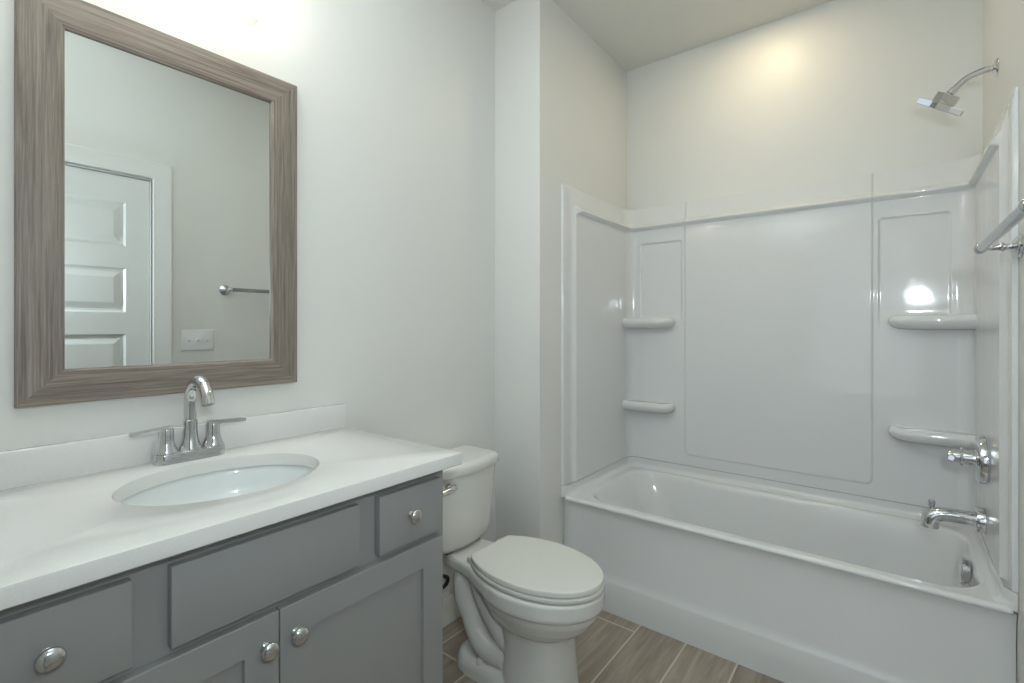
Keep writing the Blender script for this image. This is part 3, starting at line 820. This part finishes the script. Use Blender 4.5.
rings = [tank_ring(0.100, XB + 0.03, -1.345, 0.006, 0.04, 0.4015), tank_ring(0.128, XB + 0.012, -1.322, 0.008, 0.05, 0.4045), tank_ring(0.141, XB + 0.005, -1.312, 0.010, 0.055, 0.415), tank_ring(0.150, XB, -1.304, 0.012, 0.058, 0.432), tank_ring(0.156, XB, -1.300, 0.013, 0.06, 0.47),
         tank_ring(0.167, XB, -1.290, 0.016, 0.062, 0.60), tank_ring(0.174, XB, -1.284, 0.018, 0.064, 0.697)]
loft(bm, rings); link_mesh('tank', bm, M_CER, toilet, angle=60)
bm = bm_new()
rings = [tank_ring(0.174, XB, -1.284, 0.018, 0.064, 0.6972), tank_ring(0.182, XB - 0.004, -1.276, 0.018, 0.066, 0.699), tank_ring(0.184, XB - 0.005, -1.274, 0.018, 0.067, 0.704), tank_ring(0.184, XB - 0.005, -1.274, 0.018, 0.067, 0.722),
         tank_ring(0.181, XB - 0.003, -1.277, 0.018, 0.066, 0.731), tank_ring(0.173, XB + 0.004, -1.285, 0.018, 0.064, 0.7365), tank_ring(0.150, XB + 0.02, -1.31, 0.018, 0.05, 0.739)]
loft(bm, rings); link_mesh('tank_lid', bm, M_CER, toilet, angle=45)
bm = bm_new()
lathe(bm, [(0.014, 0), (0.015, 0.004), (0.013, 0.012), (0.009, 0.014)], (-1.285, TKC - 0.124, 0.668), (1, -0.1, 0), 24)
tube(bm, smooth_path([(-1.268, TKC - 0.108, 0.668), (-1.260, TKC - 0.130, 0.667), (-1.260, TKC - 0.16, 0.664), (-1.262, TKC - 0.190, 0.661)], 5), [0.0115 - 0.0022 * min(1, i / 14) for i in range(16)], 16)
o = link_mesh('flush_lever', bm, M_NICK, toilet); o['label'] = 'metal flush lever'
bm = bm_new()                               # black gasket in the gap under the tank
box(bm, -1.40, -1.330, TKC - 0.093, TKC + 0.093, 0.3955, 0.4035, 0.002, 2)
o = link_mesh('tank_gasket', bm, M_DARK, toilet); o['label'] = 'black rubber gasket'

supply = thing('water_supply', 'black supply hose and stop valve on the wall behind the toilet', 'water supply', (W, 1.27, 0.17))
bm = bm_new()
lathe(bm, [(0.028, 0), (0.028, 0.002), (0.02, 0.006), (0.008, 0.008), (0.008, 0.045), (0.013, 0.046), (0.013, 0.070), (0.009, 0.072)], (W + 0.001, 1.275, 0.19), (1, 0, 0), 24)
lathe(bm, [(0.006, 0), (0.006, 0.02), (0.017, 0.022), (0.017, 0.03), (0, 0.031)], (W + 0.058, 1.275, 0.19), (0, -1, 0), 20)
link_mesh('stop_valve', bm, M_CHR, supply)
bm = bm_new()
tube(bm, smooth_path([(W + 0.058, 1.275, 0.200), (W + 0.066, 1.300, 0.206), (W + 0.080, 1.338, 0.220), (W + 0.085, 1.346, 0.245), (W + 0.085, 1.318, 0.266), (W + 0.085, 1.270, 0.285), (W + 0.080, 1.240, 0.33), (W + 0.080, 1.235, 0.398)], 8), 0.0075, 14)
link_mesh('hose', bm, M_DARK, supply)

# ------------------------------------------------------------------ lamps of the room
can = thing('recessed_light', 'round recessed ceiling light over the tub', 'ceiling light', (-0.486, 2.25, H))
bm = bm_new(); lathe(bm, [(0.072, 0.0), (0.092, 0.0), (0.092, 0.003), (0.086, 0.006), (0.075, 0.004), (0.072, 0.0)], (-0.486, 2.25, H), (0, 0, -1), 48, False, False)
link_mesh('trim_ring', bm, M_TRIM, can)
bm = bm_new(); lathe(bm, [(0.072, 0.0005), (0.0725, 0.003), (0.06, 0.0035), (0.0, 0.004)], (-0.486, 2.25, H), (0, 0, -1), 48)
link_mesh('diffuser', bm, M_CAN, can)

sconce = thing('vanity_light', 'two-shade glass vanity light on the wall above the mirror', 'wall light', (W, 0.466, 2.29))
bm = bm_new(); box(bm, W + 0.0005, W + 0.022, 0.466 - 0.17, 0.466 + 0.17, 2.255, 2.33, 0.006, 3)
link_mesh('back_plate', bm, M_CHR, sconce)
for sg in (-1, 1):
    y = 0.466 + sg * 0.104; x = W + 0.105
    bm = bm_new(); tube(bm, smooth_path([(W + 0.02, y, 2.29), (W + 0.07, y, 2.297), (x, y, 2.318)], 6), 0.009, 16)
    lathe(bm, [(0.026, 0.0), (0.026, 0.012), (0.018, 0.02), (0.018, 0.055)], (x, y, 2.326), (0, 0, -1), 24)
    link_mesh('arm', bm, M_CHR, sconce)
    bm = bm_new()
    lathe(bm, [(0.027, 0.0), (0.040, 0.004), (0.0455, 0.02), (0.0455, 0.236), (0.0432, 0.236), (0.0432, 0.022), (0.038, 0.007), (0.027, 0.003)], (x, y, 2.316), (0, 0, -1), 40, False, False)
    link_mesh('shade', bm, M_GLASS, sconce)
    bm = bm_new()
    lathe(bm, [(0.010, 0.0), (0.013, 0.012), (0.022, 0.03), (0.026, 0.048), (0.022, 0.066), (0.012, 0.077), (0.0, 0.08)], (x, y, 2.292), (0, 0, -1), 24)
    link_mesh('bulb', bm, M_BULB, sconce)
